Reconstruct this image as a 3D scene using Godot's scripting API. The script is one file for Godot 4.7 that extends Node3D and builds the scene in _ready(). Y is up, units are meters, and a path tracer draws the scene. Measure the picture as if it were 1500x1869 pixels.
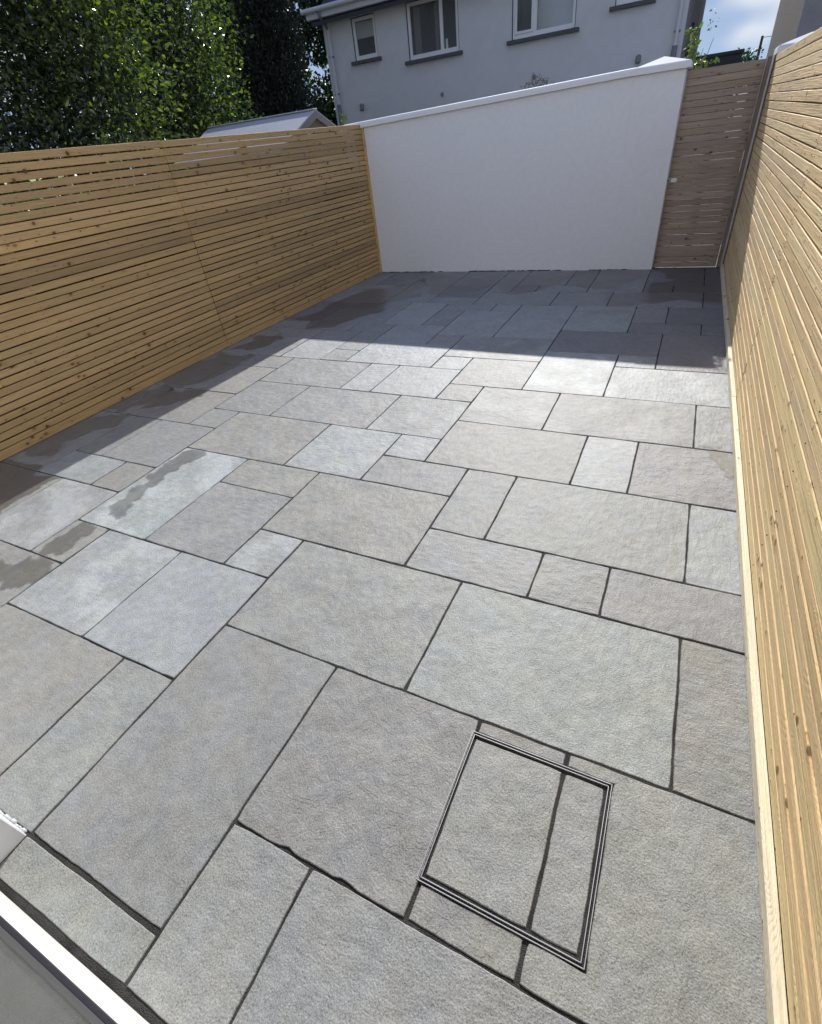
extends Node3D
# A newly paved back garden: stone slabs, slatted timber fences, a white rendered wall, seen from the house door.
# x right, y up, -z away from the house; metres.

var rng := RandomNumberGenerator.new()
var M := {}
var taken := {}

# z of the paving joints in steps of 0.3 m, measured from the house
const ZT := [-0.15, 0.84, 1.85, 2.86, 3.88, 4.88, 5.9, 6.87, 7.88, 8.85, 9.8, 10.8, 11.78, 12.74, 13.7, 14.58, 15.56, 16.46, 17.43, 18.3, 19.14, 20.05, 20.95, 21.86, 22.8, 24.52]
const SUN := Vector3(0.64, -1.9, 3.02)   # the way the sunlight travels


class Buf:
	var v := PackedVector3Array()
	var n := PackedVector3Array()
	var uv := PackedVector2Array()
	var c := PackedColorArray()

	func tri(a: Vector3, b: Vector3, d: Vector3, out: Vector3, ua := Vector2.ZERO, ub := Vector2.ZERO, ud := Vector2.ZERO, col := Color.WHITE) -> void:
		var nn := (b - a).cross(d - a)
		if nn.length_squared() < 1e-16:
			return
		nn = nn.normalized()
		if nn.dot(out) > 0.0:
			v.append_array([a, d, b])
			uv.append_array([ua, ud, ub])
		else:
			nn = -nn
			v.append_array([a, b, d])
			uv.append_array([ua, ub, ud])
		for i in 3:
			n.append(nn)
			c.append(col)

	func quad(a: Vector3, b: Vector3, d: Vector3, e: Vector3, out: Vector3, col := Color.WHITE, u := []) -> void:
		if u.size() == 4:
			tri(a, b, d, out, u[0], u[1], u[2], col)
			tri(a, d, e, out, u[0], u[2], u[3], col)
		else:
			tri(a, b, d, out, Vector2.ZERO, Vector2.ZERO, Vector2.ZERO, col)
			tri(a, d, e, out, Vector2.ZERO, Vector2.ZERO, Vector2.ZERO, col)

	# planar uv in metres: u along the axis "along"
	func puv(p: Vector3, face: Vector3, along: int, off: Vector2) -> Vector2:
		var f := face.abs()
		var dom := 0 if f.x > f.y and f.x > f.z else (1 if f.y > f.z else 2)
		if dom == along:
			var o := (along + 1) % 3
			return Vector2(p[o], p[3 - along - o]) + off
		return Vector2(p[along], p[3 - along - dom]) + off

	func face(pts: Array, out: Vector3, along: int, off: Vector2, col: Color, xf: Transform3D) -> void:
		var us := []
		var ws := []
		for p in pts:
			us.append(puv(p, out, along, off))
			ws.append(xf * (p as Vector3))
		var o := xf.basis * out
		if pts.size() == 3:
			tri(ws[0], ws[1], ws[2], o, us[0], us[1], us[2], col)
		else:
			quad(ws[0], ws[1], ws[2], ws[3], o, col, us)

	# box with chamfered edges
	func box(at: Vector3, size: Vector3, ch := 0.003, col := Color.WHITE, along := 0, off := Vector2.ZERO, xf := Transform3D()) -> void:
		var h := size * 0.5
		ch = minf(ch, minf(h.x, minf(h.y, h.z)) * 0.9)
		var i := h - Vector3(ch, ch, ch)
		for ax in 3:
			var b := (ax + 1) % 3
			var d := (ax + 2) % 3
			for s in [-1.0, 1.0]:
				var pts := []
				for k in [[-1, -1], [1, -1], [1, 1], [-1, 1]]:
					var p := Vector3.ZERO
					p[ax] = s * h[ax]
					p[b] = k[0] * i[b]
					p[d] = k[1] * i[d]
					pts.append(p + at)
				var o := Vector3.ZERO
				o[ax] = s
				face(pts, o, along, off, col, xf)
			if ch > 0.0:
				for s in [-1.0, 1.0]:
					for t in [-1.0, 1.0]:
						var pts := []
						for k in [[0, -1], [0, 1], [1, 1], [1, -1]]:
							var p := Vector3.ZERO
							p[ax] = k[1] * i[ax]
							p[b] = s * (h[b] if k[0] == 0 else i[b])
							p[d] = t * (i[d] if k[0] == 0 else h[d])
							pts.append(p + at)
						var o := Vector3.ZERO
						o[b] = s
						o[d] = t * 0.99
						face(pts, o, along, off, col, xf)
		if ch > 0.0:
			for s in [-1.0, 1.0]:
				for t in [-1.0, 1.0]:
					for w in [-1.0, 1.0]:
						var sg := Vector3(s, t, w)
						face([at + sg * Vector3(h.x, i.y, i.z), at + sg * Vector3(i.x, h.y, i.z), at + sg * Vector3(i.x, i.y, h.z)], sg, along, off, col, xf)

	# tapered tube through points
	func tube(pts: Array, rad: Array, sides := 8, col := Color.WHITE) -> void:
		var rings := []
		var arc := 0.0
		var arcs := []
		for i in pts.size():
			var t: Vector3 = (pts[mini(i + 1, pts.size() - 1)] - pts[maxi(i - 1, 0)]).normalized()
			var a := t.cross(Vector3.UP if absf(t.y) < 0.9 else Vector3.RIGHT).normalized()
			var b := t.cross(a)
			var r := []
			for k in sides:
				var w := TAU * k / sides
				r.append(pts[i] + (a * cos(w) + b * sin(w)) * rad[i])
			rings.append(r)
			if i > 0:
				arc += (pts[i] - pts[i - 1]).length()
			arcs.append(arc)
		for i in pts.size() - 1:
			for k in sides:
				var q := (k + 1) % sides
				var o: Vector3 = (rings[i][k] + rings[i][q]) * 0.5 - pts[i]
				quad(rings[i][k], rings[i][q], rings[i + 1][q], rings[i + 1][k], o, col, [Vector2(arcs[i], k * 0.02), Vector2(arcs[i], (k + 1) * 0.02), Vector2(arcs[i + 1], (k + 1) * 0.02), Vector2(arcs[i + 1], k * 0.02)])
		for e in [0, pts.size() - 1]:
			var o: Vector3 = pts[0] - pts[1] if e == 0 else pts[e] - pts[e - 1]
			for k in sides - 2:
				tri(rings[e][0], rings[e][k + 1], rings[e][k + 2], o, Vector2.ZERO, Vector2.ZERO, Vector2.ZERO, col)

	# prism from an outline in a plane: pts are 3D, pushed along "deep"
	func prism(pts: Array, deep: Vector3, col := Color.WHITE) -> void:
		var ctr := Vector3.ZERO
		for p in pts:
			ctr += p
		ctr /= pts.size()
		for k in pts.size() - 2:
			tri(pts[0], pts[k + 1], pts[k + 2], -deep, Vector2.ZERO, Vector2.ZERO, Vector2.ZERO, col)
			tri(pts[0] + deep, pts[k + 1] + deep, pts[k + 2] + deep, deep, Vector2.ZERO, Vector2.ZERO, Vector2.ZERO, col)
		for k in pts.size():
			var a: Vector3 = pts[k]
			var b: Vector3 = pts[(k + 1) % pts.size()]
			quad(a, b, b + deep, a + deep, (a + b) * 0.5 - ctr, col)

	func mesh() -> ArrayMesh:
		var a := []
		a.resize(Mesh.ARRAY_MAX)
		a[Mesh.ARRAY_VERTEX] = v
		a[Mesh.ARRAY_NORMAL] = n
		a[Mesh.ARRAY_TEX_UV] = uv
		a[Mesh.ARRAY_COLOR] = c
		var m := ArrayMesh.new()
		m.add_surface_from_arrays(Mesh.PRIMITIVE_TRIANGLES, a)
		return m


# ---------------------------------------------------------------- helpers
func numbered(called: String) -> String:
	var k: int = taken.get(called, 0)
	taken[called] = k + 1
	return called if k == 0 else "%s_%03d" % [called, k]


func obj(called: String, b: Buf, m: Material, parent: Node) -> MeshInstance3D:
	return put(called, b.mesh(), m, parent)


func put(called: String, mesh: Mesh, m: Material, parent: Node) -> MeshInstance3D:
	var o := MeshInstance3D.new()
	o.mesh = mesh
	o.material_override = m
	if parent == self:
		o.name = numbered(called)
	else:
		var k: int = parent.get_meta("n_" + called, 0) if parent.has_meta("n_" + called) else 0
		parent.set_meta("n_" + called, k + 1)
		o.name = called if k == 0 else "%s_%03d" % [called, k]
	parent.add_child(o, true)
	return o


func thing(called: String, label: String, category: String, at := Vector3.ZERO, group := "") -> Node3D:
	var o := Node3D.new()
	o.name = numbered(called)
	add_child(o)
	o.position = at
	tag(o, label, category, group)
	return o


func tag(o: Node, label: String, category: String, group := "") -> void:
	o.set_meta("label", label)
	o.set_meta("category", category)
	if group != "":
		o.set_meta("group", group)


func struct(called: String, b: Buf, m: Material) -> MeshInstance3D:
	var o := obj(called, b, m, self)
	o.set_meta("kind", "structure")
	return o


func jit(a: float) -> float:
	return rng.randf_range(-a, a)


func noise(s: int, f: float, oct := 4, kind := FastNoiseLite.TYPE_SIMPLEX_SMOOTH) -> FastNoiseLite:
	var q := FastNoiseLite.new()
	q.seed = s
	q.frequency = f
	q.noise_type = kind
	q.fractal_octaves = oct
	q.fractal_type = FastNoiseLite.FRACTAL_FBM if oct > 1 else FastNoiseLite.FRACTAL_NONE
	return q


func bytes_of(q: FastNoiseLite, w: int, h: int, sw := 0, sh := 0) -> PackedByteArray:
	var im := q.get_image(sw if sw else w, sh if sh else h, false, false, true)
	if sw:
		im.resize(w, h, Image.INTERPOLATE_CUBIC)
	im.convert(Image.FORMAT_L8)
	return im.get_data()


func srgb8(x: float) -> int:
	x = clampf(x, 0.0, 1.0)
	x = 12.92 * x if x <= 0.0031308 else 1.055 * pow(x, 1.0 / 2.4) - 0.055
	return int(x * 255.0 + 0.5)


func tex(w: int, h: int, data: PackedByteArray, fmt := Image.FORMAT_RGB8) -> ImageTexture:
	return ImageTexture.create_from_image(Image.create_from_data(w, h, false, fmt, data))


func mat(col: Color, rough := 0.8, vert := false) -> StandardMaterial3D:
	var m := StandardMaterial3D.new()
	m.albedo_color = col.linear_to_srgb()
	m.roughness = rough
	m.vertex_color_use_as_albedo = vert
	return m


# ---------------------------------------------------------------- materials
func stone_textures() -> void:
	# 1.8 m of riven limestone: colour factor and relief
	var w := 1280
	var lut := PackedByteArray()
	for i in 4096:
		lut.append(srgb8(i / 4095.0))
	for kind in 3:
		var big := bytes_of(noise(11 + kind, 0.0035, 4), w, w)
		var mid := bytes_of(noise(21 + kind, 0.02, 4), w, w)
		var rip := bytes_of(noise(25 + kind, 0.045, 4), w, w, w / 3, w)
		var fine := bytes_of(noise(31 + kind, 0.16, 3), w, w)
		var grit := bytes_of(noise(41 + kind, 0.45, 2, FastNoiseLite.TYPE_PERLIN), w, w)
		var rust := bytes_of(noise(51 + kind, 0.007, 4), w, w)
		var lay := bytes_of(noise(57 + kind, 0.0065, 5), w, w)
		var col := PackedByteArray()
		col.resize(w * w * 3)
		var hgt := PackedByteArray()
		hgt.resize(w * w)
		var blotch: float = [0.16, 0.28, 0.22][kind]
		var cleave: float = [17.0, 20.0, 30.0][kind]
		for i in w * w:
			var a := big[i] / 255.0 - 0.5
			var b := mid[i] / 255.0 - 0.5
			var f := fine[i] / 255.0 - 0.5
			var g := grit[i] / 255.0 - 0.5
			var r := rust[i] / 255.0 - 0.5
			var e := rip[i] / 255.0 - 0.5
			# cleaved layers: small scarps where one bedding plane breaks to the next
			var st := lay[i] / 255.0 * 9.0 + 0.5 * b
			var fr := st - floorf(st)
			var scarp := floorf(st) + smoothstep(0.86, 1.0, fr)
			var x := 0.72 * (1.0 + blotch * a + 0.27 * b + 0.08 * e + 0.55 * f + 0.95 * g)
			if kind == 1:
				x *= 1.0 + 0.15 * smoothstep(0.0, 0.24, a + 0.30 * f + 0.15 * b)
			if g > 0.27 and f > 0.10:
				x *= 1.35
			elif g < -0.27 and f < -0.12:
				x *= 0.68
			col[i * 3] = lut[clampi(int(x * (1.0 + 0.07 * r) * 4095.0), 0, 4095)]
			col[i * 3 + 1] = lut[clampi(int(x * (1.0 + 0.02 * r) * 4095.0), 0, 4095)]
			col[i * 3 + 2] = lut[clampi(int(x * (1.0 - 0.09 * r) * 4095.0), 0, 4095)]
			hgt[i] = clampi(int(128.0 - cleave * 4.5 + cleave * scarp + 60.0 * e + 66.0 * b + (46.0 - cleave * 0.5) * f + 46.0 * g), 0, 255)
		var tc := tex(w, w, col)
		var th := tex(w, w, hgt, Image.FORMAT_L8)
		for wet in 2:
			var m := mat(Color(1, 1, 1), 0.62 if wet == 0 else 0.30, true)
			m.albedo_texture = tc
			m.heightmap_enabled = true
			m.heightmap_texture = th
			m.heightmap_scale = 0.62 if wet == 0 else 0.2
			m.uv1_scale = Vector3(1 / 1.8, 1 / 1.8, 1)
			M["stone%d%s" % [kind, "_wet" if wet else ""]] = m


func wood_textures() -> void:
	# 4.2 m x 0.6 m of treated softwood: grain along u, knots
	var w := 2048
	var h := 512
	var warp := bytes_of(noise(61, 0.012, 3), w, h, w / 6, h)
	var grain := bytes_of(noise(62, 0.12, 3), w, h, w / 24, h)
	var tone := bytes_of(noise(63, 0.01, 3), w, h, w / 8, h)
	var fuzz := bytes_of(noise(64, 0.4, 2), w, h, w / 4, h)
	var val := PackedFloat32Array()
	val.resize(w * h)
	var hg := PackedFloat32Array()
	hg.resize(w * h)
	var red := PackedFloat32Array()
	red.resize(w * h)
	for y in h:
		for x in w:
			var i := y * w + x
			var rings := sin((y * 0.14 + (warp[i] / 255.0 - 0.5) * 26.0) * TAU * 0.5)
			rings = 1.0 - pow(absf(rings), 6.0) * 0.9
			var t := tone[i] / 255.0 - 0.5
			var gr := grain[i] / 255.0 - 0.5
			val[i] = 0.74 * (1.0 + 0.20 * t + 0.34 * gr + 0.16 * (rings - 0.6) + 0.10 * (fuzz[i] / 255.0 - 0.5))
			hg[i] = 0.5 + 0.38 * gr + 0.55 * t + 0.12 * rings + 0.18 * (fuzz[i] / 255.0 - 0.5)
			red[i] = 0.25 * t - 0.12 * gr
	rng.seed = 5
	for k in 170:
		var cx := rng.randi_range(30, w - 30)
		var cy := rng.randi_range(0, h - 1)
		var big := rng.randf() < 0.2
		var rx := rng.randf_range(4.5, 8.0) if big else rng.randf_range(1.5, 3.2)
		var ry := rx * rng.randf_range(1.3, 1.9)
		var dark := rng.randf_range(0.35, 0.75)
		var e := 4.5
		for dy in range(-int(ry * e), int(ry * e) + 1):
			for dx in range(-int(rx * e * 2.2), int(rx * e * 2.2) + 1):
				var x := cx + dx
				if x < 0 or x >= w:
					continue
				var i := posmod(cy + dy, h) * w + x
				var core := sqrt(pow(dx / rx, 2.0) + pow(dy / ry, 2.0))
				var halo := sqrt(pow(dx / (rx * 3.4), 2.0) + pow(dy / (ry * 1.5), 2.0))
				var a := 1.0 - smoothstep(0.75, 1.15, core)
				var b := 1.0 - smoothstep(0.2, 1.3, halo)
				val[i] *= (1.0 - dark * a) * (1.0 - 0.17 * b * (1.0 + 0.6 * sin(core * 7.0)))
				red[i] += 0.7 * a + 0.32 * b
				hg[i] += 0.34 * b - 0.20 * a
	var col := PackedByteArray()
	col.resize(w * h * 3)
	var hgt := PackedByteArray()
	hgt.resize(w * h)
	for i in w * h:
		col[i * 3] = srgb8(val[i] * (1.0 + 0.10 * red[i]))
		col[i * 3 + 1] = srgb8(val[i] * (1.0 - 0.10 * red[i]))
		col[i * 3 + 2] = srgb8(val[i] * (1.0 - 0.30 * red[i]))
		hgt[i] = clampi(int(hg[i] * 255.0), 0, 255)
	var m := mat(Color(1, 1, 1), 0.7, true)
	m.albedo_texture = tex(w, h, col)
	m.heightmap_enabled = true
	m.heightmap_texture = tex(w, h, hgt, Image.FORMAT_L8)
	m.heightmap_scale = 0.55
	m.uv1_scale = Vector3(1 / 4.2, 1 / 0.6, 1)
	M.wood = m


func rough_material(key: String, col: Color, rough: float, seed_: int, freq: float, vary: float, relief: float, metres: float, vert := false) -> void:
	var w := 512
	var lo := bytes_of(noise(seed_, 0.006, 4), w, w)
	var hi := bytes_of(noise(seed_ + 1, freq, 4), w, w)
	var d := PackedByteArray()
	d.resize(w * w * 3)
	for i in w * w:
		var x := 0.86 * (1.0 + vary * 0.55 * ((lo[i] - 128) / 255.0) + vary * 1.8 * ((hi[i] - 128) / 255.0))
		var q := srgb8(x)
		d[i * 3] = q
		d[i * 3 + 1] = q
		d[i * 3 + 2] = q
	var m := mat(col, rough, vert)
	m.albedo_texture = tex(w, w, d)
	m.heightmap_enabled = true
	m.heightmap_texture = tex(w, w, hi, Image.FORMAT_L8)
	m.heightmap_scale = relief
	m.uv1_triplanar = true
	m.uv1_world_triplanar = true
	m.uv1_scale = Vector3.ONE / metres
	M[key] = m


func materials() -> void:
	stone_textures()
	wood_textures()
	rough_material("mortar", Color(0.062, 0.060, 0.058), 0.95, 71, 0.30, 1.9, 0.9, 0.45)
	rough_material("render", Color(0.845, 0.86, 0.89), 0.85, 75, 0.05, 0.035, 0.09, 2.2)
	rough_material("coping", Color(0.86, 0.86, 0.86), 0.75, 77, 0.1, 0.06, 0.05, 1.3)
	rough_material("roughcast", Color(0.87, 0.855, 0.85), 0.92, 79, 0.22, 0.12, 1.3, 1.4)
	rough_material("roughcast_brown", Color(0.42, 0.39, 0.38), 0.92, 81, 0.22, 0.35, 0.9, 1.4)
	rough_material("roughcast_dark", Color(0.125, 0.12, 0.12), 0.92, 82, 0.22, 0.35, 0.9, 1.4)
	rough_material("ground", Color(0.24, 0.23, 0.20), 0.95, 83, 0.2, 0.8, 1.5, 3.0)
	rough_material("bark", Color(0.10, 0.075, 0.055), 0.95, 85, 0.15, 0.6, 1.5, 0.7)
	rough_material("slate", Color(0.055, 0.058, 0.068), 0.7, 87, 0.15, 0.5, 0.6, 1.1)
	rough_material("felt", Color(0.52, 0.53, 0.56), 0.85, 89, 0.3, 0.25, 0.3, 1.0)
	rough_material("dark_cladding", Color(0.035, 0.045, 0.05), 0.75, 91, 0.15, 0.4, 0.3, 1.0)
	rough_material("sill", Color(0.115, 0.115, 0.12), 0.8, 93, 0.2, 0.4, 0.3, 0.8)
	rough_material("block", Color(0.16, 0.155, 0.15), 0.95, 95, 0.25, 0.4, 0.6, 1.0)
	rough_material("lawn", Color(0.045, 0.055, 0.025), 0.95, 99, 0.3, 0.8, 1.5, 1.5)
	M.pvc = mat(Color(0.80, 0.80, 0.77), 0.32)
	M.pvc_grey = mat(Color(0.55, 0.57, 0.60), 0.4)
	M.gutter = mat(Color(0.62, 0.62, 0.62), 0.4)
	M.pipe_grey = mat(Color(0.20, 0.21, 0.22), 0.5)
	M.gasket = mat(Color(0.03, 0.03, 0.04), 0.6)
	M.dark_room = mat(Color(0.05, 0.045, 0.04), 0.9)
	M.curtain = mat(Color(0.16, 0.14, 0.12), 0.9)
	M.blind = mat(Color(0.42, 0.44, 0.42), 0.9)
	M.floor_in = mat(Color(0.045, 0.055, 0.065), 0.35)
	var metal := mat(Color(0.55, 0.56, 0.57), 0.5)
	metal.metallic = 0.9
	M.metal = metal
	var strip := mat(Color(0.50, 0.50, 0.52), 0.45)
	strip.metallic = 0.5
	M.strip = strip
	M.nail = mat(Color(0.06, 0.045, 0.035), 0.6)
	var glass := mat(Color(0.95, 0.97, 0.97), 0.02)
	glass.albedo_color.a = 0.06
	glass.transparency = BaseMaterial3D.TRANSPARENCY_ALPHA
	M.glass = glass
	var dg: StandardMaterial3D = glass.duplicate()
	dg.metallic_specular = 0.24
	M.door_glass = dg
	for q in [["leaf_glossy", 0.28, Color(0.9, 1.0, 0.4)], ["leaf_soft", 0.5, Color(0.5, 0.75, 0.2)], ["leaf_dark", 0.55, Color(0.15, 0.2, 0.1)]]:
		var m := mat(Color(1, 1, 1), q[1], true)
		m.backlight_enabled = true
		m.backlight = q[2]
		if q[0] == "leaf_glossy":
			m.metallic_specular = 0.85
		M[q[0]] = m


# ---------------------------------------------------------------- sky
func sky_picture() -> ImageTexture:
	var w := 1024
	var h := 512
	var im := Image.create(w, h, false, Image.FORMAT_RGBF)
	var big := noise(3, 1.5, 5)
	var fine := noise(4, 4.0, 4)
	for y in h:
		var el := PI * (0.5 - (y + 0.5) / h)
		for x in w:
			var az := TAU * x / w
			var d := Vector3(cos(el) * sin(az), sin(el), cos(el) * cos(az))
			var up := clampf(d.y, 0.0, 1.0)
			var c := Color(0.58, 0.73, 0.93).lerp(Color(0.075, 0.18, 0.50), pow(up, 0.42))
			if d.y > -0.02:
				var p := Vector3(d.x, d.y * 2.2, d.z) * 1.3
				var q := big.get_noise_3dv(p) + 0.35 * fine.get_noise_3dv(p)
				var k := smoothstep(0.02, 0.36, q)
				var thick := smoothstep(0.22, 0.55, q)
				c = c.lerp(Color(1.0, 1.01, 1.03).lerp(Color(0.46, 0.51, 0.60), thick), k * 0.88)
			im.set_pixel(x, y, c)
	return ImageTexture.create_from_image(im)


# ---------------------------------------------------------------- paving
func cell_x(k: float) -> float:
	return 0.3 * k - 0.033


func cell_z(k: int) -> float:
	return -0.3 * ZT[k]


const TINT := {
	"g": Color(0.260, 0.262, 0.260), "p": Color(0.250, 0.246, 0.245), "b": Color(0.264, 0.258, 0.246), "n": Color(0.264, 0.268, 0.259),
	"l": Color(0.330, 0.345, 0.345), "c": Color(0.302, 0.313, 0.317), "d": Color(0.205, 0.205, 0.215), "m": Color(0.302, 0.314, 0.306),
}
var stains := []
var chips := [Vector2(-0.73, -0.249), Vector2(-0.528, -0.251), Vector2(-0.657, -0.885), Vector2(-1.564, -0.577), Vector2(-1.33, -0.06)]


func refine(poly: PackedVector2Array) -> PackedVector2Array:
	# rounded corners and slightly uneven sawn-and-riven edges
	var out := PackedVector2Array()
	var n := poly.size()
	var ctr := Vector2.ZERO
	for p in poly:
		ctr += p / n
	for i in n:
		var a := poly[i]
		var b := poly[(i + 1) % n]
		var t := (b - a).normalized()
		var l := a.distance_to(b)
		var nrm := Vector2(-t.y, t.x)
		if not Geometry2D.is_point_in_polygon((a + b) * 0.5 + nrm * 0.004, poly):
			nrm = -nrm
		var near := absf((a.y + b.y) * 0.5) < 2.2
		var steps := maxi(2, int(l / (0.026 if near else 0.09)))
		var ph := rng.randf() * 10.0
		for k in steps:
			var s := lerpf(0.0125, l - 0.0125, k / float(steps - 1))
			var p := a + t * s
			var inw := 0.0012 + 0.0011 * sin(s * 17.0 + ph) + rng.randf_range(-0.0006, 0.0012)
			if k == 0 or k == steps - 1:
				inw += 0.0015
			for c in chips:
				var dist: float = p.distance_to(c)
				if dist < 0.034 and ctr.y < c.y:
					inw += 0.009 * (1.0 - dist / 0.034)
			out.append(p + nrm * inw)
		var t2 := (poly[(i + 2) % n] - b).normalized()
		var sg := 1.0 if nrm.dot(Vector2(-t.y, t.x)) > 0.0 else -1.0
		out.append(b + (nrm + Vector2(-t2.y, t2.x) * sg) * rng.randf_range(0.0032, 0.0045))
	return out


func cut_up(poly: PackedVector2Array) -> PackedInt32Array:
	var big := PackedVector2Array()
	for p in poly:
		big.append((p - poly[0]) * 500.0)
	return Geometry2D.triangulate_polygon(big)


func slab(poly: PackedVector2Array, tint: String, parent: Node, called := "slab", blotchy := false) -> void:
	var pts := refine(poly)
	if Geometry2D.is_polygon_clockwise(pts):
		pts.reverse()
	var n := pts.size()
	var inset := PackedVector2Array()
	for i in n:
		var t := (pts[(i + 1) % n] - pts[(i + n - 1) % n]).normalized()
		var nrm := Vector2(-t.y, t.x)
		inset.append(pts[i] + nrm * 0.0022)
	if not Geometry2D.is_point_in_polygon(inset[2], pts):
		for i in n:
			inset[i] = pts[i] * 2.0 - inset[i]
	var y := jit(0.0012)
	var tx := jit(0.0016)
	var tz := jit(0.0016)
	var c0 := pts[0]
	var off := Vector2(rng.randf() * 0.85, rng.randf() * 0.85)
	var lo := pts[0]
	for p in pts:
		lo = lo.min(p)
	var turn := rng.randi() % 2 == 0
	var col: Color = TINT[tint]
	var k := 1.0 + jit(0.035)
	col = Color(col.r * k * (1.0 + jit(0.010)), col.g * k * 1.014, col.b * k * (1.005 + jit(0.012))) * 1.31
	var b := Buf.new()
	var top := []
	var rim := []
	var uvs := []
	for i in n:
		var q := inset[i] - c0
		var yy := y + q.x * tx + q.y * tz
		top.append(Vector3(inset[i].x, yy, inset[i].y))
		rim.append(Vector3(pts[i].x, yy - 0.0028, pts[i].y))
		var u := pts[i] - lo
		uvs.append((Vector2(u.y, u.x) if turn else u) + off)
	var idx := cut_up(inset)
	if idx.is_empty():
		var mid := Vector3.ZERO
		var mu := Vector2.ZERO
		for i in n:
			mid += top[i] / n
			mu += uvs[i] / n
		for i in n:
			b.tri(mid, top[i], top[(i + 1) % n], Vector3.UP, mu, uvs[i], uvs[(i + 1) % n], col)
	for i in range(0, idx.size(), 3):
		b.tri(top[idx[i]], top[idx[i + 1]], top[idx[i + 2]], Vector3.UP, uvs[idx[i]], uvs[idx[i + 1]], uvs[idx[i + 2]], col)
	for i in n:
		var j := (i + 1) % n
		var t := pts[j] - pts[i]
		var o := Vector3(-t.y, 0, t.x)
		if Geometry2D.is_point_in_polygon((pts[i] + pts[j]) * 0.5 + Vector2(o.x, o.z).normalized() * 0.002, pts):
			o = -o
		b.quad(top[i], top[j], rim[j], rim[i], o + Vector3.UP * o.length(), col, [uvs[i], uvs[j], uvs[j], uvs[i]])
		b.quad(rim[i], rim[j], rim[j] + Vector3.DOWN * 0.022, rim[i] + Vector3.DOWN * 0.022, o, col * 0.9, [uvs[i], uvs[j], uvs[j], uvs[i]])
	var kind := 1 if blotchy else (2 if rng.randf() < 0.45 else 0)
	var o := obj(called, b, M["stone%d" % kind], parent)
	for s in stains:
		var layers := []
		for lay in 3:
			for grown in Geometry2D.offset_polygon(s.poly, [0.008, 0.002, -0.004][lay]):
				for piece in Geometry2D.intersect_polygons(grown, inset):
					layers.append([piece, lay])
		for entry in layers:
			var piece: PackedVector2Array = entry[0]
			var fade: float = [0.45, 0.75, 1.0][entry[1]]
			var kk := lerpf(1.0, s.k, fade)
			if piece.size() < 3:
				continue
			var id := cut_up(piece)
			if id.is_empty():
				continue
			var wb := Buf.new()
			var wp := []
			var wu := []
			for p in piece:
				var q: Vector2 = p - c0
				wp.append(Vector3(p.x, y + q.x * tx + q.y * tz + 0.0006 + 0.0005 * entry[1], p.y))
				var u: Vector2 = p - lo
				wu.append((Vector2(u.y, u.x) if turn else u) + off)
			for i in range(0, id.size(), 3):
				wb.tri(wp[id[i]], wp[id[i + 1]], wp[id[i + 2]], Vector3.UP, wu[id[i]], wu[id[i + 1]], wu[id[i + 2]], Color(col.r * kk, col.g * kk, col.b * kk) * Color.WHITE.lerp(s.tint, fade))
			obj("wet_patch", wb, M["stone%d_wet" % kind], o)  # damp sheet; at the far end its colour also holds painted shade


func rect(x0: float, z0: float, x1: float, z1: float) -> PackedVector2Array:
	var j := 0.0024
	return PackedVector2Array([Vector2(x0 + j, z0 - j), Vector2(x1 - j, z0 - j), Vector2(x1 - j, z1 + j), Vector2(x0 + j, z1 + j)])


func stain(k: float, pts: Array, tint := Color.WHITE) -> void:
	# a damp patch, the far ones also darkened as shade: outline in metres, made ragged
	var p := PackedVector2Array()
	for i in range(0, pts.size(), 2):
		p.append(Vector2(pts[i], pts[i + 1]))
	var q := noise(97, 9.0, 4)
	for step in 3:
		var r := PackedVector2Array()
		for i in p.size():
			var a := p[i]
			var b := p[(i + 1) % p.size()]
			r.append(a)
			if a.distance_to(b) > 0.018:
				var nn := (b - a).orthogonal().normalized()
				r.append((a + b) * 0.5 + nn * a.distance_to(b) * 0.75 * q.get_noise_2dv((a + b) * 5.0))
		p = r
	stains.append({"poly": p, "k": k, "tint": tint})


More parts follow.
